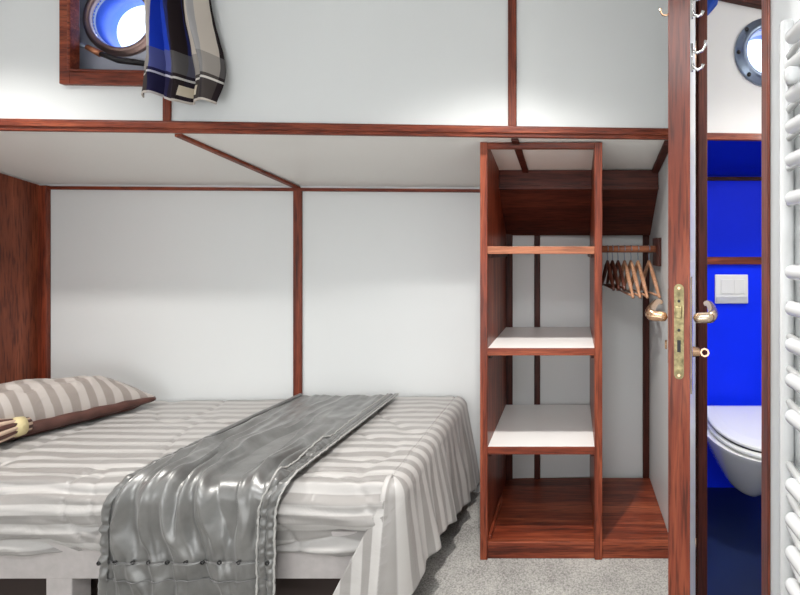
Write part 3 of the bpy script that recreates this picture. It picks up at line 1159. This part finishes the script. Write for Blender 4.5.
# hem band below the eyelets
def hem_fn(e, s): return throw_fn(e, s, 0.004)
se = None
def s_at(py):
    z = EYE + (AY - py) / F * 1.385
    drop = T + 0.012 - z
    return FY + R0 - 0.012 - (drop - (R0 + 0.006) + PI * (R0 + 0.006) / 2)
s_eye, s_st = s_at(563), s_at(581)
b = grid_mesh(lin(-0.92, 0.82, 90), lin(S0 - 0.002, s_eye - 0.004, 30), hem_fn, lambda e, s: (e, s))
obj('hem_band', b, 'throw_border', throw, smooth=True, solid=0.003)
for e in (-0.97, -0.80, -0.60, -0.42, -0.21, 0.0, 0.19, 0.38, 0.60, 0.93):
    c = throw_base(e, s_eye) + tn_(e, s_eye) * (0.012 if abs(e) < 0.9 else 0.015)
    b = BM()
    lathe(b, c, tn_(e, s_eye), [(0.0032, -0.002), (0.0036, 0.002), (0.0062, 0.0015), (0.0066, -0.002)], 16)
    obj('eyelet', b, 'eyelet_black', throw, smooth=True)
for sq, r in ((s_st, 0.0016), (s_eye, 0.0011)):
    pts = []
    for k in range(120):
        e = -0.98 + 1.95 * k / 119
        pts.append(throw_base(e, sq) + tn_(e, sq) * (0.0085 + max(-0.009, throw_wr(e, sq))))
    b = BM()
    tube(b, pts, r, 6)
    obj('stitching', b, 'thread', throw)

# ------------------------------------------------------------------ pillow
tip1, tip2 = Vector((-1.915, 2.135)), Vector((-2.165, 1.52))
ev = (tip1 - tip2) / 2
mid = (tip1 + tip2) / 2
wv = Vector((-0.155, 0.0))
pc = mid + wv
ZB = T + 0.004
pil = thing('pillow', 'plump striped pillow with brown satin underside at the head of the bed', 'pillow', (pc.x, pc.y, T))
def pil_xy(a, c):
    # a along the width (1 = towards the foot of the bed), c along the length; edges draw in between the corners
    k = 1 - 0.10 * (1 - c * c) * abs(a) ** 3
    m = 1 - 0.06 * (1 - a * a) * abs(c) ** 3
    p = pc - wv * a * k + ev * c * m
    return p
def pil_h(a, c):
    return ((1 - abs(a) ** 2.6) ** 0.55) * ((1 - abs(c) ** 3.0) ** 0.55)
def pil_top(a, c):
    p = pil_xy(a, c)
    h = pil_h(a, c)
    z = ZB + 0.042 + 0.150 * h * (1 - 0.06 * c)
    z += 0.016 * nz(p.x * 8, p.y * 6, 2) * h - 0.014 * ridge(nz(a * 2, c * 7, 6), 0.12) * h + 0.007 * (nz(a * 3, c * 9 + a * 2, 4)) * sstep(0.2, 0.9, a) * h
    return Vector((p.x, p.y, z))
def pil_bot(a, c):
    p = pil_xy(a, c)
    h = pil_h(a, c)
    q = pc + (p - pc) * (1.0 - 0.05 * h)
    fl = 0.006 * nz(c * 12, a * 4, 6) * (1 - h)
    return Vector((q.x, q.y, max(ZB + 0.003, ZB + 0.042 + fl - 0.12 * h)))
g = [math.sin(PI / 2 * t) for t in lin(-1, 1, 61)]
b = grid_mesh(g, g, pil_top, lambda a, c: (a * 0.2, c * 0.33 + 0.035 * a + 0.016 * math.sin(a * 3) + 0.012 * nz(a * 2.5, c * 4, 3)))
obj('pillowcase', b, 'striped_pillow', pil, smooth=True)
b = grid_mesh(g, g, pil_bot, lambda a, c: (a, c))
obj('underside', b, 'brown_satin', pil, smooth=True)
b = BM()
pp = [pil_xy(1, c) for c in lin(-0.985, 0.985, 60)]
tube(b, [(p.x + 0.004, p.y, ZB + 0.034 + 0.006 * nz(i * 0.25, 1, 1)) for i, p in enumerate(pp)], [0.007 + 0.016 * math.sin(PI * i / 59) ** 0.5 for i in range(60)], 10)
obj('satin_piping', b, 'brown_satin', pil, smooth=True)
# tasselled tie lying against the pillow's near edge
tb = P(17, 427, 1.73)
tl = P(-22, 437, 1.65)
tr = P(36, 423, 1.79)
dv = (tr - tl).normalized()
tie = thing('cord_tie', 'gold ring holding a bunch of brown and beige cords beside the pillow', 'tie', (tb.x, tb.y, tb.z - 0.04))
b = BM()
lathe(b, tb, dv, [(0.026, -0.016), (0.034, -0.017), (0.037, 0.0), (0.034, 0.017), (0.026, 0.016)], 28)
obj('gold_ring', b, 'gold_braid', tie, smooth=True)
ee = dv.orthogonal().normalized(); gg = dv.cross(ee)
for mat, off, nm in (('brown_satin', 0, 'brown_cord'), ('beige_cord', 1, 'beige_cord')):
    b = BM()
    for k in range(off, 14, 2):
        t = 2 * PI * k / 14
        pts, rr = [], []
        for i in range(9):
            u = i / 8
            r = 0.018 + 0.020 * sstep(0, 0.5, u)
            q = tb + dv * (0.03 - 0.20 * u) + (ee * math.cos(t + u * 0.8) + gg * math.sin(t + u * 0.8)) * r
            q.z = max(q.z, T + 0.014)
            pts.append(q); rr.append(0.0095)
        tube(b, pts, rr, 8)
    obj(nm, b, mat, tie, smooth=True)

# ------------------------------------------------------------------ curtain
cur_z0 = P(0, 99, 1.64).z
cur_z1 = NZ1 + 0.02
def cur_pt(u, v):
    # u 0..1 across, v 0..1 from the foot up
    z = cur_z0 + (cur_z1 - cur_z0) * v
    l = XP(141, 1.62) + 0.025 * sstep(0.0, 0.9, v) + 0.006 * math.sin(v * 7)
    r = XP(210, 1.62) - 0.055 * sstep(0.25, 0.9, v) - 0.012 * sstep(0.2, 0.0, v) + 0.004 * math.sin(v * 9)
    x = l + (r - l) * (u + 0.02 * math.sin(u * 4 * PI + 1 + 1.2 * v))
    ph = u * 2.3 * 2 * PI + 0.9 * math.sin(v * 2.2) + 0.4
    dep = 0.026 * math.sin(ph) + 0.010 * math.sin(ph * 2.3 + 2 * v) + 0.004 * nz(u * 8, v * 10, 1)
    y = yu(x) - 0.080 - dep * (0.75 + 0.25 * (1 - v)) + 0.055 * sstep(0.85, 1.0, u) + 0.03 * sstep(0.12, 0.0, u)
    z += (-0.018 * sstep(0.3, 0.8, u) + 0.012 * math.sin(u * 9)) * (1 - v)
    return Vector((x, y, z))
b = grid_mesh(lin(0, 1, 110), lin(0, 1, 70), cur_pt, lambda u, v: (u, v))
cur = obj('curtain', b, 'plaid', None, smooth=True, solid=0.004)
tag(cur, 'short gathered plaid curtain in blue, black and beige beside the square window', 'curtain')

# ------------------------------------------------------------------ toilet, flush plate, towel
toi = thing('toilet', 'white wall-hung toilet with closed lid in the blue bathroom', 'toilet', (0.705, BY2, BFZ))
TX = 0.705
def toilet_outline(k, n=48, hw=0.190, ln=0.53, y0=BY2 - 0.001):
    """D-shaped outline: straight back on the wall, rounded front, scaled by k"""
    pts = []
    hw, ln = hw * k[0], ln * k[1]
    fl = ln * 0.42
    for i in range(n + 1):
        t = PI * i / n
        pts.append((TX - hw * math.cos(t), y0 - fl - (ln - fl) * math.sin(t) ** 0.85))
    pts.append((TX + hw * 0.93, y0))
    pts.append((TX - hw * 0.93, y0))
    return pts
def loft(rings, capb=True, capt=True):
    b = BM()
    vs = [[b.verts.new((x, y, z)) for x, y in pts] for pts, z in rings]
    n = len(vs[0])
    for r0, r1 in zip(vs, vs[1:]):
        for i in range(n):
            j = (i + 1) % n
            b.faces.new((r0[i], r0[j], r1[j], r1[i]))
    if capb: b.faces.new(vs[0][::-1])
    if capt: b.faces.new(vs[-1])
    return b
zr = P(0, 404, 2.06).z - 0.035
zbm = 0.225
rings = []
for i in range(13):
    u = i / 12
    kx = 0.27 + 0.73 * (u ** 0.95)
    ky = 0.48 + 0.52 * (u ** 0.85)
    if i == 0: kx, ky = kx * 0.82, ky * 0.93
    rings.append((toilet_outline((kx, ky)), zbm + (zr - zbm) * u))
obj('bowl', loft(rings), 'ceramic', toi, 0.006, smooth=True)
def lidpart(nm, k0, z0, z1, mat, cut=0.06, dome=0.0):
    y0 = BY2 - cut
    rg = [(toilet_outline((k0 * 0.97, k0 * 0.99), hw=0.168, ln=0.465, y0=y0), z0), (toilet_outline((k0, k0), hw=0.168, ln=0.465, y0=y0), z0 + (z1 - z0) * 0.3),
          (toilet_outline((k0, k0), hw=0.168, ln=0.465, y0=y0), z0 + (z1 - z0) * 0.75), (toilet_outline((k0 * 0.96, k0 * 0.98), hw=0.168, ln=0.465, y0=y0), z1)]
    if dome:
        rg.append((toilet_outline((k0 * 0.72, k0 * 0.80), hw=0.168, ln=0.465, y0=y0 - 0.03), z1 + dome))
    return obj(nm, loft(rg), mat, toi, 0.002, smooth=False)
lidpart('seat', 1.0, zr + 0.004, zr + 0.020, 'ceramic')
lidpart('lid', 0.97, zr + 0.025, zr + 0.040, 'ceramic_lid', dome=0.004)
b = loft([(toilet_outline((0.93, 0.96), hw=0.168, ln=0.465, y0=BY2 - 0.06), zr - 0.002), (toilet_outline((0.93, 0.96), hw=0.168, ln=0.465, y0=BY2 - 0.06), zr + 0.028)])
obj('seat_gap', b, 'dark_gap', toi)

fp = thing('flush_plate', 'white two-button flush plate on the blue wall above the toilet', 'flush plate', (XP(731, BY2), BY2, P(0, 289, BY2).z))
def fbox(px0, px1, py0, py1, n0, n1):
    b = BM()
    a, c = P(px0, py1, BY2), P(px1, py0, BY2)
    box(b, a.x, c.x, BY2 - n1, BY2 - n0, a.z, c.z)
    return b
obj('plate', fbox(714.5, 747.5, 274.5, 303.5, 0, 0.010), 'plate_white', fp, 0.004)
b = fbox(715.5, 746.5, 296, 303, 0.009, 0.014); obj('chin', b, 'plate_grey', fp, 0.003)
obj('button', fbox(720, 732.5, 279, 293.5, 0.009, 0.013), 'plate_white', fp, 0.0015)
obj('button', fbox(733.2, 743.5, 279, 293.5, 0.009, 0.013), 'plate_white', fp, 0.0015)

# blue towel hanging inside the bathroom by the jamb
rings = []
for k in range(15):
    u = k / 14
    z = P(0, 18, 1.50).z + u * 0.22
    w_ = 0.002 + min(0.062, 0.20 * u) + 0.004 * math.sin(u * 9)
    ring = []
    for i in range(28):
        t = 2 * PI * i / 28
        f = 1 + 0.10 * math.sin(t * 5 + u * 3)
        ring.append((XB + 0.004 + w_ * (0.5 + 0.5 * math.cos(t) * f), 1.535 + (0.035 + 0.03 * u) * math.sin(t) * f))
    rings.append((ring, z))
tag(obj('towel', loft(rings), 'blue_cloth', None, smooth=True), 'corner of a dark blue towel hanging at the top of the doorway', 'towel')

# ------------------------------------------------------------------ towel radiator
rad = thing('towel_radiator', 'white tubular towel radiator on the wall right of the doorway', 'radiator', (0.36, 0.55, 0.1))
RXC = 0.343
b = BM()
zt0 = P(0, 17, 0.80).z
round_tube(b, (XR - 0.0125, 0.810, 0.15), (XR - 0.0125, 0.810, zt0), 0.0115, 16)
obj('collector', b, 'white_enamel', rad, smooth=True)
b = BM(); round_tube(b, (XR - 0.0125, 0.26, 0.15), (XR - 0.0125, 0.26, zt0), 0.0115, 16)
obj('collector', b, 'white_enamel', rad, smooth=True)
src = None
ty = 0.735
for py in (39, 68, 97, 128, 161, 199, 272, 308, 344, 379, 415, 483, 517, 550, 582, 614):
    z = EYE + (AY - py) / F * ty
    if src is None:
        b = BM()
        p0, p1 = Vector((RXC + 0.012, ty + 0.022, z)), Vector((RXC, 0.24, z))
        # dome-ended tube, its ends turned back to the collectors
        round_tube(b, (RXC, ty, z), (RXC, 0.28, z), 0.0115, 18)
        for yy in (0.655, 0.292):
            tube(b, [(RXC + 0.004, yy, z), (XR - 0.0125, 0.802 if yy > 0.5 else 0.262, z)], 0.006, 12)
        src = obj('tube', b, 'white_enamel', rad, smooth=True)
        z_src = z
    else:
        c = src.copy(); COL.objects.link(c); c.parent = rad
        c.location = (0, 0, z - z_src)
b = BM()
cc = P(788, 75, 0.70)
for i in range(9):
    pass
lathe(b, (RXC - 0.018, cc.y, cc.z), (-1, 0, 0), [(0.0005, -0.02), (0.008, -0.02), (0.009, 0.0), (0.006, 0.005), (0.0005, 0.006)], 20, False)
for v in b.verts:
    v.co.z = cc.z + (v.co.z - cc.z) * 1.5
obj('bracket_cap', b, 'white_enamel', rad, smooth=True)

# ------------------------------------------------------------------ light
def lamp(typ, name, loc, energy, col=(1, 1, 1), rot=None, **kw):
    d = bpy.data.lights.new(name, typ)
    d.energy = energy
    d.color = col
    for k, v in kw.items():
        setattr(d, k, v)
    o = bpy.data.objects.new(name, d)
    COL.objects.link(o)
    o.location = loc
    if rot: o.rotation_euler = rot
    return o


for x, y, e in ((-0.22, 1.16, 105), (-2.0, 1.12, 85)):
    lamp('SPOT', 'downlight_and_fill', (x, y, EYE + 1.03), e, (1.0, 0.97, 0.93), shadow_soft_size=0.035, spot_size=math.radians(116), spot_blend=1.0)
lamp('SPOT', 'downlight_and_fill', (-0.12, -0.25, ZC - 0.05), 100, (0.98, 0.99, 1.0), shadow_soft_size=0.30, spot_size=math.radians(165), spot_blend=0.6)  # unseen fill spot, added to brighten the closet and upper wall
lamp('AREA', 'cabin_fill', (-1.15, YN + 0.05, 0.95), 27, (0.97, 0.99, 1.0), rot=(PI / 2 + 0.25, 0, 0), shape='RECTANGLE', size=2.2, size_y=1.5)  # broad fill added behind the camera, no fixture there
lamp('POINT', 'bathroom_fill', (1.35, 0.75, 1.95), 10, (1.0, 0.98, 0.95), shadow_soft_size=0.06)  # weak unseen fill added for the bathroom
lamp('SPOT', 'bathroom_fill_spot', (0.80, 1.25, 2.24), 55, (1.0, 0.98, 0.95), shadow_soft_size=0.05, spot_size=math.radians(110), spot_blend=1.0)  # unseen spot added to brighten the toilet lid from above

w = bpy.data.worlds.new('sky')
SC.world = w
w.use_nodes = True
nt = w.node_tree
bg = nt.nodes['Background']
tc = N(nt, 'ShaderNodeTexCoord')
nzt = N(nt, 'ShaderNodeTexNoise')
nzt.inputs['Scale'].default_value = 3.0
nzt.inputs['Detail'].default_value = 5
nt.links.new(tc.outputs['Generated'], nzt.inputs['Vector'])
r = ramp(nt, [(0.40, (0.45, 0.62, 1.0)), (0.58, (0.92, 0.96, 1.0))])
nt.links.new(nzt.outputs['Fac'], r.inputs['Fac'])
nt.links.new(r.outputs['Color'], bg.inputs['Color'])
bg.inputs['Strength'].default_value = 2.2

# ------------------------------------------------------------------ camera
cd = bpy.data.cameras.new('camera')
cam = bpy.data.objects.new('camera', cd)
COL.objects.link(cam)
cam.location = (0, 0, EYE)
cam.rotation_euler = (PI / 2, 0, 0)
cd.sensor_fit = 'HORIZONTAL'
cd.sensor_width = 36
cd.lens = F / 800 * 36
cd.shift_x = (400 - AX) / 800
cd.shift_y = (AY - 297.5) / 800
cd.clip_start = 0.02
SC.camera = cam
SC.view_settings.view_transform = 'Standard'
SC.view_settings.look = 'None'
SC.view_settings.gamma = 1
SC.view_settings.use_curve_mapping = False
SC.view_settings.exposure = 0.38
